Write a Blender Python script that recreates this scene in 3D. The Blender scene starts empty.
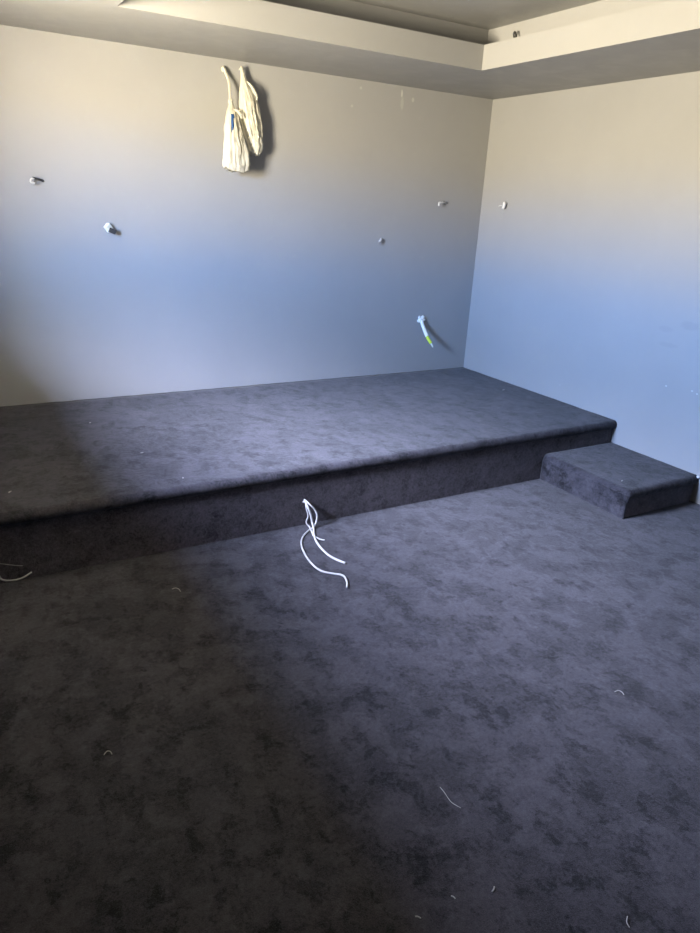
import bpy, bmesh, math, random
from mathutils import Vector, Matrix, noise

random.seed(7)
scene = bpy.context.scene
col = scene.collection

# ------------------------------------------------------------------ sizes (metres)
# inner corner of back wall and right wall is the origin; room runs to -x and -y
XL = -4.17          # left wall
YR = -5.70          # rear wall
H = 2.40            # soffit height
HC = 2.66           # tray ceiling height
HP = 0.328          # platform top
HS = 0.172          # step top
YP = -1.649         # platform riser
YPN = -1.670        # platform nosing
XS = -0.63          # step side
YS = -2.307         # step riser
YSN = -2.326        # step nosing

# ------------------------------------------------------------------ helpers
def link(o, parent=None):
    col.objects.link(o)
    if parent is not None:
        o.parent = parent
        # keep mesh coordinates in world metres: parent empties sit at the thing's base
        o.location = o.location - parent_world(parent)
    return o

def parent_world(p):
    v = Vector(p.location)
    while p.parent is not None:
        p = p.parent
        v += Vector(p.location)
    return v

def mesh_obj(name, bm, mat, parent=None, smooth=True, center=True):
    """link the bmesh (world coordinates) as ONE object with its origin at its own centre"""
    bmesh.ops.recalc_face_normals(bm, faces=bm.faces)
    c = Vector((0, 0, 0))
    if center and len(bm.verts):
        for v in bm.verts:
            c += v.co
        c /= len(bm.verts)
        for v in bm.verts:
            v.co -= c
    me = bpy.data.meshes.new(name)
    bm.to_mesh(me)
    bm.free()
    for p in me.polygons:
        p.use_smooth = smooth
    me.materials.append(mat)
    o = bpy.data.objects.new(name, me)
    o.location = c
    return link(o, parent)

def thing(name, label, cat, loc, group=None):
    o = bpy.data.objects.new(name, None)
    o.empty_display_size = 0.05
    o.location = loc
    col.objects.link(o)
    tag(o, label, cat, group)
    return o

def tag(o, label, cat, group=None):
    o['label'] = label
    o['category'] = cat
    if group:
        o['group'] = group
    return o

def struct(o, label=None, cat=None):
    o['kind'] = 'structure'
    if label:
        o['label'] = label
        o['category'] = cat
    return o

def add_box(bm, x0, x1, y0, y1, z0, z1):
    vs = [bm.verts.new((x, y, z)) for x in (x0, x1) for y in (y0, y1) for z in (z0, z1)]
    for f in ((0, 1, 3, 2), (4, 6, 7, 5), (0, 4, 5, 1), (2, 3, 7, 6), (0, 2, 6, 4), (1, 5, 7, 3)):
        bm.faces.new([vs[i] for i in f])
    return vs

def box_bm(*a):
    bm = bmesh.new()
    add_box(bm, *a)
    return bm

def bevel(bm, w, seg=2):
    bmesh.ops.bevel(bm, geom=list(bm.edges), offset=w, segments=seg, profile=0.5, affect='EDGES')
    return bm

def spline(pts, n=8):
    """Catmull-Rom through the points"""
    P = [Vector(p) for p in pts]
    P = [P[0] * 2 - P[1]] + P + [P[-1] * 2 - P[-2]]
    out = []
    for i in range(1, len(P) - 2):
        a, b, c, d = P[i - 1:i + 3]
        for k in range(n):
            t = k / n
            out.append(0.5 * ((2 * b) + (c - a) * t + (2 * a - 5 * b + 4 * c - d) * t * t + (3 * b - a - 3 * c + d) * t ** 3))
    out.append(P[-2])
    return out

def tube_bm(pts, r, n=8, seg=10, taper=None, bm=None):
    bm = bm or bmesh.new()
    path = spline(pts, n) if n > 1 else [Vector(p) for p in pts]
    L = len(path)
    up = Vector((0.13, 0.21, 0.97))
    rings = []
    prev = None
    for i, p in enumerate(path):
        t = (path[min(i + 1, L - 1)] - path[max(i - 1, 0)]).normalized()
        if prev is None:
            u = t.cross(up)
            if u.length < 1e-3:
                u = t.cross(Vector((1, 0, 0)))
        else:
            u = prev - t * prev.dot(t)
        u.normalize()
        prev = u
        w = t.cross(u)
        rr = r if taper is None else r * taper(i / (L - 1))
        rings.append([bm.verts.new(p + (u * math.cos(a) + w * math.sin(a)) * rr)
                      for a in [2 * math.pi * k / seg for k in range(seg)]])
    for a, b in zip(rings, rings[1:]):
        for k in range(seg):
            bm.faces.new((a[k], a[(k + 1) % seg], b[(k + 1) % seg], b[k]))
    bm.faces.new(rings[0][::-1])
    bm.faces.new(rings[-1])
    return bm

# ------------------------------------------------------------------ materials
class NT:
    def __init__(self, name):
        self.m = bpy.data.materials.new(name)
        self.m.use_nodes = True
        self.t = self.m.node_tree
        self.b = self.t.nodes['Principled BSDF']
    def n(self, typ, **kw):
        nd = self.t.nodes.new(typ)
        for k, v in kw.items():
            if k.startswith('i_'):
                nd.inputs[k[2:].replace('_', ' ')].default_value = v
            else:
                setattr(nd, k, v)
        return nd
    def l(self, a, b):
        self.t.links.new(a, b)

def noise_tex(T, vec, scale, detail=3, rough=0.5, dist=0.0):
    nd = T.n('ShaderNodeTexNoise')
    nd.inputs['Scale'].default_value = scale
    nd.inputs['Detail'].default_value = detail
    nd.inputs['Roughness'].default_value = rough
    nd.inputs['Distortion'].default_value = dist
    T.l(vec, nd.inputs['Vector'])
    return nd.outputs[0]

def maprange(T, val, a, b, c, d, smooth=True):
    nd = T.n('ShaderNodeMapRange')
    nd.interpolation_type = 'SMOOTHSTEP' if smooth else 'LINEAR'
    T.l(val, nd.inputs[0])
    for i, v in zip((1, 2, 3, 4), (a, b, c, d)):
        nd.inputs[i].default_value = v
    return nd.outputs[0]

def math_n(T, op, a, b):
    nd = T.n('ShaderNodeMath', operation=op)
    for i, v in enumerate((a, b)):
        if isinstance(v, (int, float)):
            nd.inputs[i].default_value = v
        else:
            T.l(v, nd.inputs[i])
    return nd.outputs[0]

def carpet_material(name, base, patch=1.0):
    T = NT(name)
    geo = T.n('ShaderNodeNewGeometry')
    pos = geo.outputs['Position']
    # direction of the brushed nap: big soft patches with crisp edges, streaks, foot and hand marks
    mp = T.n('ShaderNodeMapping')
    mp.inputs['Scale'].default_value = (1.1, 0.85, 1.0)
    mp.inputs['Rotation'].default_value = (0, 0, 0.2)
    T.l(pos, mp.inputs['Vector'])
    v = mp.outputs[0]
    n1 = maprange(T, noise_tex(T, v, 4.6, 6, 0.68, 0.15), 0.46, 0.54, 0, 1)
    n2 = maprange(T, noise_tex(T, v, 9.5, 6, 0.68, 0.25), 0.52, 0.585, 0, 1)
    n4 = maprange(T, noise_tex(T, v, 20.0, 5, 0.68, 0.2), 0.56, 0.63, 0, 1)
    mp2 = T.n('ShaderNodeMapping')
    mp2.inputs['Scale'].default_value = (0.8, 1.1, 1.0)
    mp2.inputs['Rotation'].default_value = (0, 0, -0.35)
    mp2.inputs['Location'].default_value = (3.1, 1.7, 0.4)
    T.l(pos, mp2.inputs['Vector'])
    n3 = maprange(T, noise_tex(T, mp2.outputs[0], 13, 5, 0.68, 0.3), 0.46, 0.62, 0, 1)
    a = math_n(T, 'MULTIPLY', n1, 0.44 * patch)
    b = math_n(T, 'MULTIPLY', n2, -0.52 * patch)
    c = math_n(T, 'MULTIPLY', n3, 0.30 * patch)
    d = math_n(T, 'MULTIPLY', n4, -0.36 * patch)
    # tufts
    f1 = maprange(T, noise_tex(T, pos, 300, 2, 0.7), 0.3, 0.7, -0.30, 0.30, False)
    f2 = maprange(T, noise_tex(T, pos, 75, 4, 0.8), 0.3, 0.7, -0.45, 0.45, False)
    s = math_n(T, 'ADD', math_n(T, 'ADD', a, b), math_n(T, 'ADD', c, d))
    s = math_n(T, 'ADD', s, math_n(T, 'ADD', f1, f2))
    s = math_n(T, 'ADD', s, 0.95)
    s = math_n(T, 'MAXIMUM', s, 0.25)
    mul = T.n('ShaderNodeVectorMath', operation='SCALE')
    mul.inputs[0].default_value = base
    T.l(s, mul.inputs['Scale'])
    T.l(mul.outputs[0], T.b.inputs['Base Color'])
    T.b.inputs['Roughness'].default_value = 0.95
    T.b.inputs['Specular IOR Level'].default_value = 0.1
    T.b.inputs['Sheen Weight'].default_value = 0.12
    T.b.inputs['Sheen Roughness'].default_value = 0.5
    bp = T.n('ShaderNodeBump')
    bp.inputs['Strength'].default_value = 0.55
    bp.inputs['Distance'].default_value = 0.004
    hsum = math_n(T, 'ADD', noise_tex(T, pos, 260, 2, 0.7), math_n(T, 'MULTIPLY', n1, 0.35))
    hsum = math_n(T, 'ADD', hsum, math_n(T, 'MULTIPLY', noise_tex(T, pos, 45, 3, 0.6), 0.9))
    T.l(hsum, bp.inputs['Height'])
    T.l(bp.outputs[0], T.b.inputs['Normal'])
    return T.m

def paint_material(name, base, rough=0.5, spots=(), sheen_var=False):
    """painted plasterboard; spots = (position, radius xyz, colour, strength): filler dabs and scuffs on the wall"""
    T = NT(name)
    geo = T.n('ShaderNodeNewGeometry')
    pos = geo.outputs['Position']
    n = maprange(T, noise_tex(T, pos, 2.2, 4, 0.6), 0.3, 0.7, 0.975, 1.025, False)
    mul = T.n('ShaderNodeVectorMath', operation='SCALE')
    mul.inputs[0].default_value = base
    T.l(n, mul.inputs['Scale'])
    cur = mul.outputs[0]
    for (p, r, c, st) in spots:
        sub = T.n('ShaderNodeVectorMath', operation='SUBTRACT')
        T.l(pos, sub.inputs[0]); sub.inputs[1].default_value = p
        div = T.n('ShaderNodeVectorMath', operation='DIVIDE')
        T.l(sub.outputs[0], div.inputs[0]); div.inputs[1].default_value = r
        ln = T.n('ShaderNodeVectorMath', operation='LENGTH')
        T.l(div.outputs[0], ln.inputs[0])
        wob = math_n(T, 'ADD', ln.outputs['Value'], math_n(T, 'MULTIPLY', noise_tex(T, pos, 60, 2), 0.5))
        k = maprange(T, wob, 0.75, 1.35, st, 0)
        mx = T.n('ShaderNodeMix', data_type='RGBA')
        T.l(k, mx.inputs[0]); T.l(cur, mx.inputs[6]); mx.inputs[7].default_value = (*c, 1)
        cur = mx.outputs[2]
    T.l(cur, T.b.inputs['Base Color'])
    T.b.inputs['Specular IOR Level'].default_value = 0.25
    if sheen_var:
        T.l(maprange(T, noise_tex(T, pos, 5, 3, 0.6, 0.4), 0.4, 0.7, rough, rough * 0.8), T.b.inputs['Roughness'])
    else:
        T.b.inputs['Roughness'].default_value = rough
    bp = T.n('ShaderNodeBump')
    bp.inputs['Strength'].default_value = 0.05
    bp.inputs['Distance'].default_value = 0.002
    T.l(noise_tex(T, pos, 160, 2, 0.6), bp.inputs['Height'])
    T.l(bp.outputs[0], T.b.inputs['Normal'])
    return T.m

def plain(name, base, rough=0.5, spec=0.4, noise_scale=80, var=0.06, bump=0.0):
    T = NT(name)
    tc = T.n('ShaderNodeTexCoord')
    n = maprange(T, noise_tex(T, tc.outputs['Object'], noise_scale, 3), 0.3, 0.7, 1 - var, 1 + var, False)
    mul = T.n('ShaderNodeVectorMath', operation='SCALE')
    mul.inputs[0].default_value = base
    T.l(n, mul.inputs['Scale'])
    T.l(mul.outputs[0], T.b.inputs['Base Color'])
    T.b.inputs['Roughness'].default_value = rough
    T.b.inputs['Specular IOR Level'].default_value = spec
    if bump:
        bp = T.n('ShaderNodeBump')
        bp.inputs['Strength'].default_value = bump
        bp.inputs['Distance'].default_value = 0.003
        T.l(noise_tex(T, tc.outputs['Object'], noise_scale, 3, 0.6, 0.6), bp.inputs['Height'])
        T.l(bp.outputs[0], T.b.inputs['Normal'])
    return T.m

CARPET = (0.0295, 0.0280, 0.0325)
M_carpet = carpet_material('charcoal_carpet', CARPET, 1.0)
M_riser_lift = carpet_material('charcoal_carpet_shade_lift', (0.074, 0.066, 0.072), 0.45)  # same carpet in lighter colour, standing in for light on the dim risers
WALL = (0.31, 0.31, 0.306)
lite = (0.55, 0.54, 0.51)
M_back = paint_material('back_wall_paint', WALL, 0.5, spots=[
    ((-0.829, 0, 2.352), (0.009, 0.05, 0.028), lite, 0.8),
    ((-0.822, 0, 2.290), (0.016, 0.05, 0.050), lite, 0.25),
    ((-0.731, 0, 2.322), (0.013, 0.05, 0.018), lite, 0.45),
    ((-1.166, 0, 2.349), (0.011, 0.05, 0.011), lite, 0.35),
    ((-1.230, 0, 2.233), (0.011, 0.05, 0.011), lite, 0.25)])
M_right = paint_material('right_wall_paint', WALL, 0.5, spots=[
    ((0, -1.113, 0.443), (0.05, 0.006, 0.006), (0.5, 0.5, 0.5), 0.3),
    ((0, -1.968, 0.646), (0.05, 0.008, 0.006), (0.6, 0.6, 0.6), 0.6),
    ((0, -2.147, 0.659), (0.05, 0.008, 0.006), (0.6, 0.6, 0.6), 0.6),
    ((0, -2.183, 0.649), (0.05, 0.008, 0.006), (0.6, 0.6, 0.6), 0.6),
    ((0, -2.037, 1.030), (0.05, 0.070, 0.030), (0.245, 0.25, 0.255), 0.35),
    ((0, -1.880, 0.985), (0.05, 0.060, 0.022), (0.245, 0.25, 0.255), 0.25),
    ((0, -1.921, 0.894), (0.05, 0.080, 0.018), (0.245, 0.25, 0.255), 0.25)])
M_wall = paint_material('wall_paint', WALL, 0.5)
M_dim = paint_material('unseen_wall_bounce_cut', (0.09, 0.09, 0.092), 0.5)  # unseen left and rear walls made dark to reduce light bounced indoors
M_ceil = paint_material('ceiling_paint', (0.29, 0.29, 0.286), 0.50, sheen_var=True)
M_cable = plain('white_cable_sheath', (0.60, 0.60, 0.59), 0.4, 0.5)
M_floor_cable = plain('white_cable_on_carpet', (0.44, 0.43, 0.41), 0.45, 0.4)
M_bright = plain('bright_white_sheath', (0.85, 0.85, 0.82), 0.4, 0.5)
M_core = plain('bare_grey_wire', (0.30, 0.29, 0.27), 0.4, 0.5)
M_dark = plain('dark_cable_sheath', (0.035, 0.035, 0.035), 0.5, 0.4)
M_yg = plain('yellow_green_insulation', (0.62, 0.74, 0.05), 0.45, 0.4)
M_lint = plain('pale_lint', (0.36, 0.35, 0.33), 0.8, 0.2)
M_frame = plain('white_window_frame', (0.75, 0.75, 0.74), 0.4, 0.4)
M_door = plain('white_door_paint', (0.70, 0.70, 0.69), 0.45, 0.4, 6, 0.02)
M_metal = plain('satin_metal', (0.55, 0.54, 0.52), 0.3, 0.6)
M_metal.node_tree.nodes['Principled BSDF'].inputs['Metallic'].default_value = 1.0
M_conn = plain('pale_terminal_plastic', (0.78, 0.82, 0.74), 0.45, 0.4)

def glass_material():
    T = NT('window_glass')
    T.t.nodes.remove(T.b)
    out = T.t.nodes['Material Output']
    tr = T.n('ShaderNodeBsdfTransparent'); tr.inputs[0].default_value = (0.95, 0.97, 0.96, 1)
    gl = T.n('ShaderNodeBsdfGlossy'); gl.inputs['Roughness'].default_value = 0.02
    mx = T.n('ShaderNodeMixShader'); mx.inputs[0].default_value = 0.06
    T.l(tr.outputs[0], mx.inputs[1]); T.l(gl.outputs[0], mx.inputs[2]); T.l(mx.outputs[0], out.inputs[0])
    return T.m
M_glass = glass_material()

def bag_material():
    T = NT('cream_plastic_bag')
    out = T.t.nodes['Material Output']
    tc = T.n('ShaderNodeTexCoord')
    v = tc.outputs['Object']
    n = maprange(T, noise_tex(T, v, 18, 4, 0.6, 0.5), 0.3, 0.7, 0.93, 1.05, False)
    mul = T.n('ShaderNodeVectorMath', operation='SCALE')
    mul.inputs[0].default_value = (0.74, 0.72, 0.62)
    T.l(n, mul.inputs['Scale'])
    T.l(mul.outputs[0], T.b.inputs['Base Color'])
    T.b.inputs['Roughness'].default_value = 0.38
    mp = T.n('ShaderNodeMapping'); mp.inputs['Scale'].default_value = (1, 1, 0.22)
    T.l(v, mp.inputs['Vector'])
    h = math_n(T, 'ADD', noise_tex(T, mp.outputs[0], 70, 4, 0.6, 1.0), math_n(T, 'MULTIPLY', noise_tex(T, v, 55, 3, 0.6, 0.8), 0.4))
    bp = T.n('ShaderNodeBump'); bp.inputs['Strength'].default_value = 0.7; bp.inputs['Distance'].default_value = 0.006
    T.l(h, bp.inputs['Height']); T.l(bp.outputs[0], T.b.inputs['Normal'])
    tl = T.n('ShaderNodeBsdfTranslucent'); tl.inputs[0].default_value = (0.70, 0.65, 0.48, 1)
    mx = T.n('ShaderNodeMixShader'); mx.inputs[0].default_value = 0.30
    T.l(T.b.outputs[0], mx.inputs[1]); T.l(tl.outputs[0], mx.inputs[2]); T.l(mx.outputs[0], out.inputs[0])
    return T.m
M_bag = bag_material()
M_blue = plain('blue_print', (0.010, 0.060, 0.20), 0.6, 0.4)

# ------------------------------------------------------------------ room shell
TW = 0.15   # wall thickness
bm = box_bm(XL - TW, TW, YR - TW, TW, -0.15, 0.0)
struct(mesh_obj('floor', bm, M_carpet, smooth=False), 'charcoal plush carpet with brushed darker patches covering the floor', 'floor')

struct(mesh_obj('wall_back', box_bm(XL - TW, 0, 0, TW, 0, 2.80), M_back, smooth=False))
struct(mesh_obj('wall_right', box_bm(0, TW, YR - TW, TW, 0, 2.80), M_right, smooth=False))

# left wall with the window that lights the room
WY0, WY1, WZ0, WZ1 = -2.25, -1.48, 1.35, 2.26
LT = 0.18
bm = bmesh.new()
add_box(bm, XL - LT, XL, YR, WY0, 0, 2.80)
add_box(bm, XL - LT, XL, WY1, 0, 0, 2.80)
add_box(bm, XL - LT, XL, WY0, WY1, 0, WZ0)
add_box(bm, XL - LT, XL, WY0, WY1, WZ1, 2.80)
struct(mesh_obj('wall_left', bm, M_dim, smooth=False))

# unseen slab added outside over the window to keep steep sky off the floor
struct(mesh_obj('sky_blocker', box_bm(XL - LT - 0.65, XL - LT, YR, 0, 2.40, 2.50), M_dark, smooth=False), 'plain unseen slab outside, added above the window to block sky light', 'light blocker')

# rear wall with a doorway
DX0, DX1, DZ = -2.6, -1.75, 2.04
bm = bmesh.new()
add_box(bm, XL - LT, DX0, YR - TW, YR, 0, 2.80)
add_box(bm, DX1, 0, YR - TW, YR, 0, 2.80)
add_box(bm, DX0, DX1, YR - TW, YR, DZ, 2.80)
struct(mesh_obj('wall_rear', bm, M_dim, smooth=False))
door = struct(mesh_obj('door_1', bevel(box_bm(DX0 + .005, DX1 - .005, YR - 0.06, YR - 0.02, 0.008, DZ - .005), 0.003), M_door, smooth=False))
hb = tube_bm([(DX1 - .07, YR - .02, 1.0), (DX1 - .07, YR + .03, 1.0), (DX1 - .10, YR + .045, 1.0), (DX1 - .18, YR + .045, 1.0)], 0.009)
mesh_obj('handle', hb, M_metal, door)

# window frame, mullion and panes
win = bpy.data.objects.new('window_1', None)
win.location = (XL - LT + 0.05, (WY0 + WY1) / 2, WZ0)
col.objects.link(win)
struct(win)
fx0, fx1 = XL - LT + 0.02, XL - LT + 0.07
bm = bmesh.new()
fw = 0.03
add_box(bm, fx0, fx1, WY0, WY1, WZ0, WZ0 + fw)
add_box(bm, fx0, fx1, WY0, WY1, WZ1 - fw, WZ1)
add_box(bm, fx0, fx1, WY0, WY0 + fw, WZ0 + fw, WZ1 - fw)
add_box(bm, fx0, fx1, WY1 - fw, WY1, WZ0 + fw, WZ1 - fw)
ym = (WY0 + WY1) / 2
mesh_obj('window_frame', bm, M_frame, win, smooth=False)
for a, b in ((WY0 + fw, WY1 - fw),):
    mesh_obj('window_pane', box_bm((fx0 + fx1) / 2 - .003, (fx0 + fx1) / 2 + .003, a, b, WZ0 + fw, WZ1 - fw), M_glass, win, smooth=False)

# ceiling: tray with a cove lip all round
LXL, LXR, LYB, LYF = -2.972, -0.830, -0.865, -4.60     # lip, room side
RS = 0.160                                             # ledge behind the lip
RXL, RXR, RYB, RYF = LXL - RS, LXR + RS, LYB + RS + 0.012, LYF - RS
ceil = struct(mesh_obj('ceiling', box_bm(XL, 0, YR, 0, HC, 2.80), M_ceil, smooth=False))

def ring_boxes(x0, x1, y0, y1, X0, X1, Y0, Y1, z0, z1):
    """closed rectangular ring between the inner and the outer rectangle"""
    bm = bmesh.new()
    vs = {}
    for nm, (a, b, c, d) in (('i', (x0, x1, y0, y1)), ('o', (X0, X1, Y0, Y1))):
        for z, zn in ((z0, 'b'), (z1, 't')):
            vs[nm + zn] = [bm.verts.new(p + (z,)) for p in ((a, c), (b, c), (b, d), (a, d))]
    for k in range(4):
        j = (k + 1) % 4
        bm.faces.new((vs['ib'][k], vs['ib'][j], vs['ob'][j], vs['ob'][k]))
        bm.faces.new((vs['it'][k], vs['it'][j], vs['ot'][j], vs['ot'][k]))
        bm.faces.new((vs['ib'][k], vs['ib'][j], vs['it'][j], vs['it'][k]))
        bm.faces.new((vs['ob'][k], vs['ob'][j], vs['ot'][j], vs['ot'][k]))
    return bm
# soffit bulkhead up to the ledge, lip standing on its edge, recess face behind
mesh_obj('soffit', ring_boxes(LXL - .022, LXR + .022, LYF - .022, LYB + .022, XL, 0, YR, 0, H, H + 0.02), M_ceil, ceil, smooth=False)
mesh_obj('cove_lip', ring_boxes(LXL, LXR, LYF, LYB, LXL - .022, LXR + .022, LYF - .022, LYB + .022, H, H + 0.135), M_wall, ceil, smooth=False)
mesh_obj('recess_face', ring_boxes(RXL, RXR, RYF, RYB, XL, 0, YR, 0, H + 0.02, HC), M_wall, ceil, smooth=False)

# ------------------------------------------------------------------ carpeted platform and step
def nosing_profile(yb, yn, ztop, th, r_pts=9):
    """(y, z) outline of a carpeted tread with a rolled front edge"""
    r = th / 2
    pr = []
    nb = 30
    for i in range(nb):
        pr.append((yb + (yn + r - yb) * i / nb, ztop))
    for k in range(r_pts + 1):
        a = math.pi / 2 + math.pi * k / r_pts
        pr.append((yn + r + math.cos(a) * r * 1.0, ztop - r + math.sin(a) * r))
    pr.append((yn + th * 1.4, ztop - th))
    return pr

def extrude_profile(pr, x0, x1, step, jitter, left_roll=0.0):
    bm = bmesh.new()
    n = max(2, int((x1 - x0) / step))
    rows = []
    for i in range(n + 1):
        x = x0 + (x1 - x0) * i / n
        row = []
        for (y, z) in pr:
            p = Vector((x, y, z))
            j = noise.noise(p * 38) * jitter + noise.noise(p * 11 + Vector((5, 1, 2))) * jitter * 0.8
            dz = 0
            if left_roll and x - x0 < left_roll:
                t = 1 - (x - x0) / left_roll
                dz = -left_roll * (1 - math.sqrt(max(0, 1 - t * t)))
            row.append(bm.verts.new(p + Vector((0, j if z < pr[0][1] - 1e-4 else 0, j * 0.7 + dz))))
        rows.append(row)
    for a, b in zip(rows, rows[1:]):
        for k in range(len(pr) - 1):
            bm.faces.new((a[k], a[k + 1], b[k + 1], b[k]))
    # close the body underneath and at both ends
    m = len(pr)
    for a, b in zip(rows, rows[1:]):
        bm.faces.new((a[m - 1], a[0], b[0], b[m - 1]))
    bm.faces.new(rows[0])
    bm.faces.new(rows[-1][::-1])
    return bm

plat = thing('carpeted_platform', 'long charcoal carpeted platform with rolled nosing running along the back wall', 'platform', (XL / 2, YP / 2, 0))
pr = nosing_profile(-0.002, YPN, HP, 0.062)
pr.append((-0.002, HP - 0.062))
mesh_obj('tread', extrude_profile(pr, XL + .002, -0.002, 0.02, 0.0022), M_carpet, plat)
mesh_obj('riser', box_bm(XL + .002, -0.016, YP, YP + 0.03, 0.0, HP - 0.061), M_riser_lift, plat, smooth=False)

step = thing('carpeted_step', 'small charcoal carpeted box step against the right wall before the platform', 'step', (XS / 2, (YP + YS) / 2, 0))
pr = nosing_profile(YP - 0.003, YSN, HS, 0.058)
pr.append((YP - 0.003, HS - 0.058))
mesh_obj('tread', extrude_profile(pr, XS - 0.004, -0.002, 0.008, 0.0018, 0.034), M_carpet, step)
mesh_obj('riser', box_bm(XS + 0.006, -0.016, YS, YS + 0.03, 0.0, HS - 0.057), M_riser_lift, step, smooth=False)
# side: carpet wraps down to the floor
bm = bmesh.new()
ny, nz = 60, 16
grid = []
for i in range(ny + 1):
    y = YS - 0.012 + (YP - 0.004 - (YS - 0.012)) * i / ny
    row = []
    for k in range(nz + 1):
        z = (HS - 0.026) * k / nz
        p = Vector((XS, y, z))
        row.append(bm.verts.new((XS - 0.006 + noise.noise(p * 30) * 0.003 + noise.noise(p * 9) * 0.003, y, z)))
    grid.append(row)
for a, b in zip(grid, grid[1:]):
    for k in range(nz):
        bm.faces.new((a[k], b[k], b[k + 1], a[k + 1]))
ret = bmesh.ops.extrude_face_region(bm, geom=list(bm.faces))
for v in [g for g in ret['geom'] if isinstance(g, bmesh.types.BMVert)]:
    v.co.x = XS + 0.006
mesh_obj('side_panel', bm, M_carpet, step)

# ------------------------------------------------------------------ cables coming out of the platform riser
R_C = 0.0042
def cable(name, label, pts, r, group=None, tip=None, mat=None, cat='cable'):
    t = thing(name, label, cat, pts[0], group)
    mesh_obj('sheath', tube_bm(pts, r, 8, 10), mat or M_cable, t)
    if tip:
        mesh_obj('wire_core', tube_bm([pts[-1]] + tip, r * 0.45, 4, 8), M_core, t)
    return t
RB = YP + 0.010
cable('loose_cable', 'white cable from the platform riser, longest of three, bent into an S on the carpet',
      [(-2.338, RB, 0.135), (-2.338, -1.668, 0.146), (-2.322, -1.690, 0.128), (-2.301, -1.696, 0.103), (-2.288, -1.700, 0.071),
       (-2.292, -1.702, 0.030), (-2.312, -1.708, 0.008), (-2.345, -1.728, 0.005), (-2.398, -1.772, 0.005), (-2.436, -1.822, 0.005), (-2.462, -1.880, 0.005),
       (-2.478, -1.940, 0.005), (-2.490, -2.004, 0.005), (-2.494, -2.063, 0.005), (-2.491, -2.112, 0.005), (-2.477, -2.148, 0.005), (-2.442, -2.183, 0.005),
       (-2.418, -2.204, 0.005), (-2.413, -2.232, 0.005), (-2.426, -2.275, 0.005), (-2.448, -2.313, 0.005)],
      0.0046, 'white cables from the platform riser', mat=M_floor_cable)
cable('loose_cable', 'thick white cable from the platform riser ending in one smooth curve to the right',
      [(-2.343, RB, 0.128), (-2.343, -1.668, 0.142), (-2.336, -1.690, 0.114), (-2.322, -1.694, 0.073), (-2.313, -1.700, 0.026), (-2.317, -1.722, 0.007),
       (-2.340, -1.772, 0.006), (-2.366, -1.844, 0.006), (-2.378, -1.907, 0.006), (-2.383, -1.963, 0.006), (-2.382, -2.012, 0.006),
       (-2.373, -2.056, 0.006), (-2.360, -2.090, 0.006), (-2.346, -2.118, 0.006)],
      0.0056, 'white cables from the platform riser', mat=M_floor_cable)
cable('loose_cable', 'short thin white cable tucked among the others, tip poking right on the carpet',
      [(-2.336, RB, 0.142), (-2.344, -1.668, 0.150), (-2.343, -1.682, 0.110), (-2.332, -1.684, 0.067), (-2.341, -1.684, 0.028), (-2.330, -1.700, 0.008),
       (-2.346, -1.765, 0.005), (-2.354, -1.790, 0.005), (-2.348, -1.817, 0.005), (-2.339, -1.843, 0.004), (-2.324, -1.860, 0.004)],
      0.0036, 'white cables from the platform riser', mat=M_floor_cable)
# second outlet near the left wall
cable('loose_cable', 'white cable hooking up out of the dark riser at the left edge',
      [(-3.850, RB, 0.130), (-3.845, -1.668, 0.140), (-3.822, -1.690, 0.125), (-3.806, -1.700, 0.090), (-3.798, -1.700, 0.066), (-3.792, -1.700, 0.049), (-3.778, -1.700, 0.040), (-3.762, -1.700, 0.035),
       (-3.743, -1.700, 0.032), (-3.722, -1.700, 0.033), (-3.705, -1.700, 0.038), (-3.687, -1.700, 0.047), (-3.673, -1.700, 0.055)],
      0.0034, mat=M_floor_cable)
cable('loose_wire', 'very thin grey wire above the hooked white cable at the left edge',
      [(-3.848, RB, 0.138), (-3.835, -1.680, 0.140), (-3.807, -1.700, 0.132), (-3.788, -1.700, 0.123), (-3.770, -1.700, 0.116), (-3.748, -1.700, 0.107), (-3.725, -1.700, 0.099), (-3.704, -1.700, 0.093)],
      0.0012, mat=M_core, tip=None, cat='wire')

# ------------------------------------------------------------------ cable stubs on the walls
t = cable('cable_stub', 'dark cable stub with curled pale end high on the back wall, far left', [(-3.246, 0.010, 1.640), (-3.262, -0.018, 1.645), (-3.284, -0.036, 1.650), (-3.312, -0.052, 1.655)], 0.0065, mat=M_dark)
mesh_obj('curled_end', tube_bm([(-3.305, -0.050, 1.653), (-3.320, -0.056, 1.648), (-3.324, -0.056, 1.637), (-3.316, -0.053, 1.628), (-3.303, -0.050, 1.626)], 0.0055), M_cable, t)
mesh_obj('wire_core', tube_bm([(-3.303, -0.050, 1.626), (-3.296, -0.046, 1.630), (-3.290, -0.040, 1.634)], 0.0032), M_core, t)

t = thing('cable_connector', 'pale square connector tilted on a stub, lower left on the back wall', 'connector', (-2.895, 0, 1.385))
mesh_obj('sheath', tube_bm([(-2.890, 0.010, 1.382), (-2.893, -0.012, 1.384), (-2.900, -0.026, 1.387)], 0.008), M_dark, t)
bm = bevel(box_bm(-0.022, 0.022, -0.013, 0.013, -0.019, 0.019), 0.003)
bmesh.ops.transform(bm, matrix=Matrix.Translation((-2.912, -0.035, 1.398)) @ Matrix.Rotation(0.75, 4, 'Y') @ Matrix.Rotation(-0.5, 4, 'X') @ Matrix.Rotation(0.35, 4, 'Z'), verts=bm.verts)
mesh_obj('connector_body', bm, M_conn, t, smooth=False)
bm = bevel(box_bm(-0.021, 0.021, -0.010, 0.010, -0.014, 0.014), 0.002)
bmesh.ops.transform(bm, matrix=Matrix.Translation((-2.892, -0.046, 1.380)) @ Matrix.Rotation(0.4, 4, 'Y'), verts=bm.verts)
mesh_obj('connector_socket', bm, M_dark, t, smooth=False)

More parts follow.
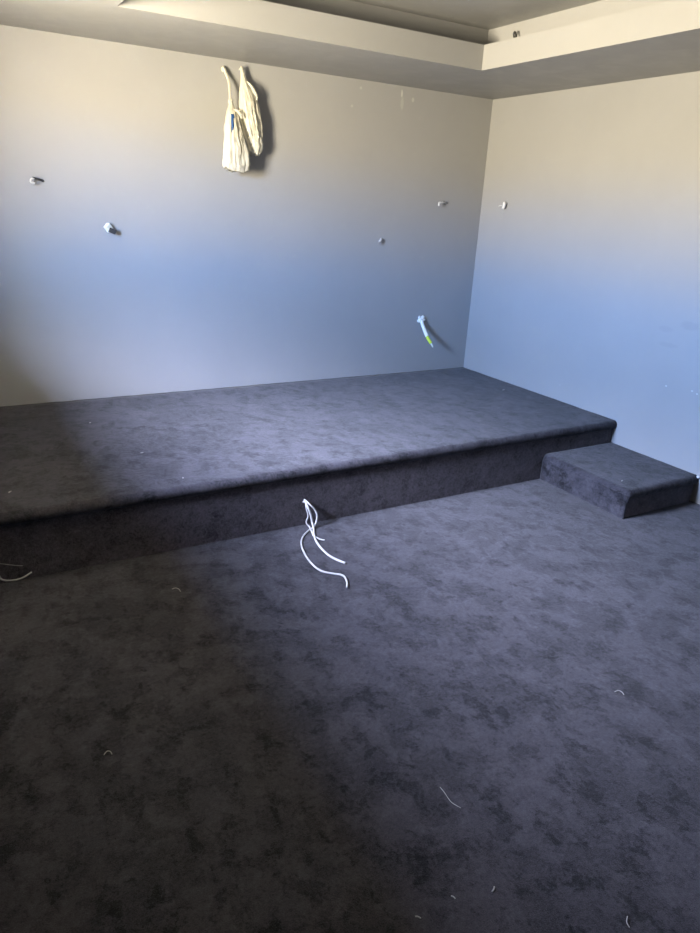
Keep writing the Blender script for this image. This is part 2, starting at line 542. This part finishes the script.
t = cable('cable_stub', 'tiniest pale cable stub on the back wall, midway between bags and low drooping cable', [(-0.925, 0.010, 1.371), (-0.932, -0.012, 1.369), (-0.945, -0.024, 1.362), (-0.960, -0.028, 1.352)], 0.0075, tip=[(-0.966, -0.029, 1.344), (-0.964, -0.030, 1.334)])
t = cable('cable_stub', 'white cable stub sticking out of the back wall close to the room corner', [(-0.350, 0.010, 1.648), (-0.372, -0.012, 1.650), (-0.400, -0.026, 1.650), (-0.436, -0.034, 1.647)], 0.0080)
mesh_obj('curled_end', tube_bm([(-0.432, -0.034, 1.649), (-0.446, -0.037, 1.646), (-0.449, -0.039, 1.634), (-0.446, -0.039, 1.624)], 0.0065), M_cable, t)
mesh_obj('wire_core', tube_bm([(-0.388, -0.020, 1.656), (-0.400, -0.030, 1.662), (-0.412, -0.034, 1.660)], 0.003), M_core, t)

t = cable('cable_stub', 'cream cable stub with bent round end on the right wall', [(0.010, -0.292, 1.668), (-0.014, -0.292, 1.671), (-0.028, -0.302, 1.668), (-0.033, -0.308, 1.655), (-0.030, -0.302, 1.640), (-0.024, -0.290, 1.634)], 0.0110, mat=M_bright)
mesh_obj('wire_core', tube_bm([(-0.028, -0.296, 1.645), (-0.030, -0.272, 1.650), (-0.030, -0.244, 1.645)], 0.0036), M_cable, t)

t = cable('cable_stub', 'white cable with yellow green end drooping low on the back wall', [(-0.497, 0.010, 0.762), (-0.502, -0.016, 0.752), (-0.503, -0.036, 0.722), (-0.501, -0.060, 0.690), (-0.498, -0.080, 0.662), (-0.494, -0.100, 0.636)], 0.0135, mat=M_bright)
mesh_obj('insulation', tube_bm([(-0.495, -0.098, 0.639), (-0.489, -0.112, 0.620), (-0.483, -0.125, 0.604), (-0.475, -0.135, 0.586)], 0.0125), M_yg, t)
mesh_obj('bare_tip', tube_bm([(-0.477, -0.133, 0.590), (-0.471, -0.140, 0.578), (-0.462, -0.150, 0.556)], 0.0095, 6, 8, lambda s: 1.0 - 0.6 * s), M_conn, t)
# crumpled sheath collar where it leaves the wall
bm = bmesh.new()
bmesh.ops.create_icosphere(bm, subdivisions=4, radius=1.0)
for v in bm.verts:
    q = v.co.copy()
    k = 1 + 0.55 * noise.noise(q * 2.6 + Vector((3, 1, 7))) + 0.22 * math.cos(5 * math.atan2(q.z, q.x) + 0.5)
    v.co = Vector((-0.503 + q.x * 0.032 * k, -0.014 + q.y * 0.013 * k, 0.756 + q.z * 0.030 * k))
mesh_obj('collar', bm, M_bright, t)

cable('cable_hook', 'dark bent cable end standing in the ceiling recess above the right wall', [(RXR + .006, -0.966, 2.560), (-0.690, -0.966, 2.575), (-0.700, -0.967, 2.594), (-0.702, -0.975, 2.604), (-0.703, -0.986, 2.594), (-0.704, -0.997, 2.568)], 0.0050, mat=M_dark)

# ------------------------------------------------------------------ plastic bags hanging on the back wall
def bag_body(levels, folds, seed, nseg=72, sub=6, ybase=0.0):
    """levels: (z, x_left, x_right, half depth, y centre); folds: (count, amplitude, phase, twist)"""
    rows = []
    P = [Vector((l[1], l[2], l[3], 0)) for l in levels]
    fine = []
    for i in range(len(levels) - 1):
        a, b = levels[i], levels[i + 1]
        pm = levels[i - 1] if i else a
        pn = levels[i + 2] if i + 2 < len(levels) else b
        for k in range(sub):
            t = k / sub
            fine.append([0.5 * ((2 * a[j]) + (b[j] - pm[j]) * t + (2 * pm[j] - 5 * a[j] + 4 * b[j] - pn[j]) * t * t + (3 * a[j] - pm[j] - 3 * b[j] + pn[j]) * t ** 3) for j in range(5)])
    fine.append(list(levels[-1]))
    bm = bmesh.new()
    n = len(fine)
    for i, (z, xl, xr, d, yc) in enumerate(fine):
        cx, w = (xl + xr) / 2, (xr - xl) / 2
        s = i / (n - 1)
        row = []
        for k in range(nseg):
            a = 2 * math.pi * k / nseg
            ca, sa = math.cos(a), math.sin(a)
            f = 0
            for (c, am, ph, tw) in folds:
                f += am * math.sin(c * a + ph + tw * s + 1.2 * noise.noise(Vector((ca, sa, s * 3 + seed)) * 1.6))
            f += 0.16 * noise.noise(Vector((ca * 1.5, sa * 1.5, s * 9 + seed)))
            f += 0.14 * noise.noise(Vector((ca * 5, sa * 5, s * 16 + seed))) + 0.10 * noise.noise(Vector((ca * 9, sa * 9, s * 40 + seed * 2)))
            amp = min(1.0, 0.25 + 1.2 * w / 0.06)
            # folds mostly work in depth, so the outline stays
            fx = 1 + 0.35 * f * amp
            fy = 1 + 1.0 * f * amp
            hem = 0.0
            if s > 0.9:
                hem = (s - 0.9) / 0.1 * (0.012 * math.sin(2 * a + 1.0) + 0.010 * noise.noise(Vector((ca * 2.5, sa * 2.5, seed))))
            row.append(bm.verts.new((cx + ca * w * fx, min(-0.004, yc + sa * d * fy), z + hem)))
        rows.append(row)
    for a, b in zip(rows, rows[1:]):
        for k in range(nseg):
            bm.faces.new((a[k], a[(k + 1) % nseg], b[(k + 1) % nseg], b[k]))
    bm.faces.new(rows[0][::-1])
    # bottom closes inwards into the crumpled base
    z, xl, xr, d, yc = fine[-1]
    c = bm.verts.new(((xl + xr) / 2, yc, z + 0.02))
    for k in range(nseg):
        bm.faces.new((rows[-1][k], rows[-1][(k + 1) % nseg], c))
    return bm, rows

def knot(bmc, r, seed):
    bm = bmesh.new()
    bmesh.ops.create_icosphere(bm, subdivisions=3, radius=1.0)
    for v in bm.verts:
        q = v.co.copy()
        k = 1 + 0.45 * noise.noise(q * 1.7 + Vector((seed, 0, 0)))
        v.co = Vector(bmc) + Vector((q.x * r[0], q.y * r[1], q.z * r[2])) * k
    return bm

# stubs the bags are tied to
def hook(label, x, z, d):
    return cable('cable_stub', label, [(x, 0.010, z), (x - .003, -0.02, z + .001), (x - .006, -d, z + .002)], 0.005)
hook('short cable stub that the left plastic bag is tied to', -2.154, 2.338, 0.026)
hook('short cable stub that the right plastic bag is tied to', -2.044, 2.354, 0.045)

# right bag (behind)
bagR = thing('hanging_plastic_bag', 'cream plastic bag on the right of the pair, bulging to the right', 'bag', (-1.99, 0, 1.87), 'plastic bags tied up on the back wall')
levels = [(2.366, -2.055, -2.043, 0.006, -0.040), (2.340, -2.056, -2.034, 0.009, -0.042), (2.300, -2.056, -2.019, 0.014, -0.046), (2.260, -2.062, -1.998, 0.022, -0.052), (2.218, -2.070, -1.966, 0.032, -0.058),
          (2.168, -2.076, -1.951, 0.040, -0.064), (2.110, -2.077, -1.939, 0.045, -0.068), (2.050, -2.064, -1.928, 0.047, -0.070), (1.992, -2.045, -1.922, 0.045, -0.070), (1.940, -2.022, -1.927, 0.036, -0.066),
          (1.905, -2.014, -1.932, 0.028, -0.062), (1.876, -2.006, -1.942, 0.020, -0.058)]
bm, _ = bag_body(levels, ((3, .08, .4, 1.5), (8, .06, 2.0, -3.0), (16, .05, 1.0, 4.0), (25, .05, 0.3, -5.0)), 4.2)
mesh_obj('bag_body', bm, M_bag, bagR)
mesh_obj('knot', knot((-2.050, -0.044, 2.350), (0.012, 0.010, 0.015), 3.0), M_bag, bagR)
mesh_obj('handle_loop', tube_bm([(-2.022, -0.064, 2.285), (-2.006, -0.074, 2.268), (-1.992, -0.080, 2.250), (-1.978, -0.084, 2.228), (-1.966, -0.084, 2.205), (-1.962, -0.080, 2.180)], 0.0085, 8, 10, lambda s: 0.4 + 0.7 * math.sin(math.pi * s)), M_bag, bagR)
# flared base corner
bm, _ = bag_body([(1.975, -2.018, -1.940, 0.012, -0.100), (1.945, -2.022, -1.930, 0.018, -0.096), (1.910, -2.014, -1.926, 0.022, -0.088), (1.878, -2.006, -1.938, 0.020, -0.080)], ((4, .16, 1.0, 1.0), (9, .10, 0, 2.0)), 8.1, 48)
mesh_obj('bag_base', bm, M_bag, bagR)

# left bag (in front)
bagL = thing('hanging_plastic_bag', 'cream plastic bag on the left of the pair, long twisted neck and blue print', 'bag', (-2.12, 0, 1.76), 'plastic bags tied up on the back wall')
levels = [(2.348, -2.166, -2.146, 0.008, -0.018), (2.326, -2.160, -2.138, 0.010, -0.026), (2.280, -2.145, -2.129, 0.009, -0.046), (2.230, -2.146, -2.131, 0.008, -0.068), (2.180, -2.147, -2.134, 0.009, -0.078), (2.138, -2.154, -2.121, 0.016, -0.090),
          (2.096, -2.172, -2.105, 0.026, -0.104), (2.028, -2.188, -2.089, 0.034, -0.116), (1.960, -2.198, -2.070, 0.038, -0.124), (1.892, -2.204, -2.048, 0.040, -0.128),
          (1.824, -2.209, -2.037, 0.038, -0.126), (1.790, -2.209, -2.034, 0.032, -0.124), (1.770, -2.204, -2.036, 0.026, -0.122)]
bm, rowsL = bag_body(levels, ((3, .08, 1.4, 0.8), (7, .07, .5, -2.2), (16, .05, 2.0, 4.0), (25, .05, 0.0, -5.0)), 1.7)
# blue printed strip lies on the bag skin
bm.normal_update()
sb = bmesh.new()
bm.faces.ensure_lookup_table()
vmap = {}
for f_ in list(bm.faces):
    c = f_.calc_center_median()
    xm = -2.147 - (2.086 - c.z) * 0.10
    wv = 0.0085 * min(1.0, max(0.25, (c.z - 1.975) / 0.04))
    if 1.978 <= c.z <= 2.086 and abs(c.x - xm) < wv and c.y < -0.105 and len(f_.verts) == 4:
        for v_ in f_.verts:
            if v_ not in vmap:
                vmap[v_] = sb.verts.new((v_.co.x, v_.co.y - 0.0022, v_.co.z))
        sb.faces.new([vmap[v_] for v_ in f_.verts])
loose = [v_ for v_ in sb.verts if not v_.link_faces]
bmesh.ops.delete(sb, geom=loose, context='VERTS')
if len(sb.faces):
    r = bmesh.ops.extrude_face_region(sb, geom=list(sb.faces))
    for v in [g for g in r['geom'] if isinstance(g, bmesh.types.BMVert)]:
        v.co.y += 0.0018
mesh_obj('bag_body', bm, M_bag, bagL)
if len(sb.faces):
    mesh_obj('printed_stripe', sb, M_blue, bagL)['label'] = 'blue printed stripe'
mesh_obj('knot', knot((-2.158, -0.017, 2.340), (0.014, 0.014, 0.016), 1.0), M_bag, bagL)
mesh_obj('tie', knot((-2.138, -0.082, 2.160), (0.017, 0.014, 0.015), 6.0), M_bag, bagL)
mesh_obj('handle_loop', tube_bm([(-2.130, -0.112, 2.112), (-2.114, -0.128, 2.108), (-2.102, -0.132, 2.098), (-2.092, -0.134, 2.083), (-2.084, -0.132, 2.066)], 0.0085, 8, 10, lambda s: 0.5 + 0.6 * math.sin(math.pi * s)), M_bag, bagL)

# ------------------------------------------------------------------ lint and threads on the carpet
def lint(label, pts, r, name='lint_scrap', cat='lint'):
    o = mesh_obj(name, tube_bm(pts, r, 5, 6), M_lint)
    return tag(o, label, cat)
def scrap(label, x, y, z, L, ang, r=0.0022):
    dx, dy = math.cos(ang) * L / 2, math.sin(ang) * L / 2
    return lint(label, [(x - dx, y - dy, z + r), (x + .15 * dy, y - .15 * dx, z + r * 1.5), (x + dx, y + dy, z + r)], r)
lint('long thin pale thread lying on the floor carpet in the foreground', [(-2.756, -3.426, .003), (-2.757, -3.450, .004), (-2.760, -3.472, .004), (-2.759, -3.490, .003), (-2.748, -3.516, .003)], 0.0009, 'loose_thread', 'thread')
scrap('pale lint scrap on the floor, brightest one at the bottom centre', -2.832, -3.756, 0, 0.016, 0.5, 0.0020)
scrap('pale lint scrap on the floor left of the brightest bottom one', -2.937, -3.726, 0, 0.012, 2.0, 0.0016)
scrap('pale lint scrap on the floor, leftmost at the bottom centre', -3.046, -3.728, 0, 0.014, 2.3, 0.0016)
lint('curved pale lint on the floor carpet in the right middle', [(-1.916, -3.358, .003), (-1.900, -3.360, .004), (-1.893, -3.370, .003), (-1.899, -3.386, .003)], 0.0011)
lint('curved pale lint on the floor at the bottom right', [(-2.582, -3.968, .003), (-2.597, -3.978, .004), (-2.601, -3.990, .003)], 0.0011)
lint('curled pale lint on the dark floor just before the platform riser', [(-3.149, -2.001, .003), (-3.134, -2.000, .004), (-3.124, -2.014, .004), (-3.122, -2.036, .003)], 0.0012)
lint('curled lint on the darkest floor at the lower left', [(-3.608, -2.856, .003), (-3.597, -2.846, .004), (-3.588, -2.852, .004), (-3.586, -2.864, .003)], 0.0016)
ZP = HP + 0.001
scrap('white speck on the platform carpet, nearest the left end of its front', -3.702, -1.430, ZP, 0.016, 0.8)
scrap('white speck on the platform carpet below the pale connector', -3.194, -0.528, ZP, 0.010, 0.2, 0.0026)
scrap('white speck in the middle of the left half of the platform', -3.046, -1.141, ZP, 0.014, 0.4, 0.0026)
scrap('white speck on the platform carpet just behind the front nosing', -2.955, -1.560, ZP, 0.010, 1.3, 0.0024)
scrap('small pale speck on the platform carpet beside the right wall', -0.205, -0.749, ZP, 0.022, 0.1, 0.0024)
scrap('white speck on the tread of the small box step', -0.538, -2.191, HS + .001, 0.016, 0.3, 0.0028)
tag(mesh_obj('plaster_crumb', knot((-0.012, -2.322, 0.168), (0.008, 0.010, 0.008), 9.0), M_cable), 'white plaster crumb where the step nosing meets the right wall', 'crumb')

# ------------------------------------------------------------------ daylight through the window
w = bpy.data.worlds.new('daylight')
scene.world = w
w.use_nodes = True
nt = w.node_tree
bg = nt.nodes['Background']
tc = nt.nodes.new('ShaderNodeTexCoord')
sep = nt.nodes.new('ShaderNodeSeparateXYZ')
nt.links.new(tc.outputs['Generated'], sep.inputs[0])
mr = nt.nodes.new('ShaderNodeMapRange')
mr.inputs[1].default_value = -1; mr.inputs[2].default_value = 1
nt.links.new(sep.outputs[2], mr.inputs[0])
cr = nt.nodes.new('ShaderNodeValToRGB')
el = cr.color_ramp.elements
# sunlit ground and fence opposite, blue sky above them, brighter thin cloud higher up
SUNLIT = (1.0, 0.83, 0.62, 1)
SKY_LO = (0.36, 0.58, 1.15, 1)
SKY_HI = (2.45, 2.65, 4.0, 1)
SKY_UP = (0.40, 0.55, 1.1, 1)
el[0].position = 0.0; el[0].color = SUNLIT
el[1].position = 0.52; el[1].color = SUNLIT
for p_, c_ in ((0.555, SKY_LO), (0.66, SKY_LO), (0.76, SKY_HI), (0.88, SKY_UP), (1.0, SKY_UP)):
    e = el.new(p_)
    e.color = c_
nt.links.new(mr.outputs[0], cr.inputs[0])
nt.links.new(cr.outputs[0], bg.inputs['Color'])
bg.inputs['Strength'].default_value = 19.0

pl = bpy.data.lights.new('window_portal', 'AREA')
pl.shape = 'RECTANGLE'
pl.size = WZ1 - WZ0
pl.size_y = WY1 - WY0
pl.cycles.is_portal = True
po = bpy.data.objects.new('window_portal', pl)
po.location = (XL - LT - 0.01, (WY0 + WY1) / 2, (WZ0 + WZ1) / 2)
po.rotation_euler = (0, -math.pi / 2, 0)     # faces into the room (+x)
col.objects.link(po)

# ------------------------------------------------------------------ camera
cam = bpy.data.cameras.new('camera')
co = bpy.data.objects.new('camera', cam)
Rm = ((0.86807, -0.49388, 0.05044), (-0.1355, -0.33344, -0.93298), (0.4776, 0.80306, -0.35637))
m = Matrix(((Rm[0][0], -Rm[1][0], -Rm[2][0], 0), (Rm[0][1], -Rm[1][1], -Rm[2][1], 0), (Rm[0][2], -Rm[1][2], -Rm[2][2], 0), (0, 0, 0, 1)))
co.matrix_world = Matrix.Translation((-3.8475, -4.6359, 1.6193)) @ m
cam.sensor_fit = 'HORIZONTAL'
cam.sensor_width = 36
cam.lens = 693.1165 * 36 / 700
cam.clip_start = 0.01
col.objects.link(co)
scene.camera = co

scene.view_settings.view_transform = 'Standard'
scene.view_settings.look = 'None'
scene.view_settings.exposure = 3.65
scene.view_settings.gamma = 1.0
scene.view_settings.use_curve_mapping = False
scene.cycles.max_bounces = 10
scene.cycles.diffuse_bounces = 6
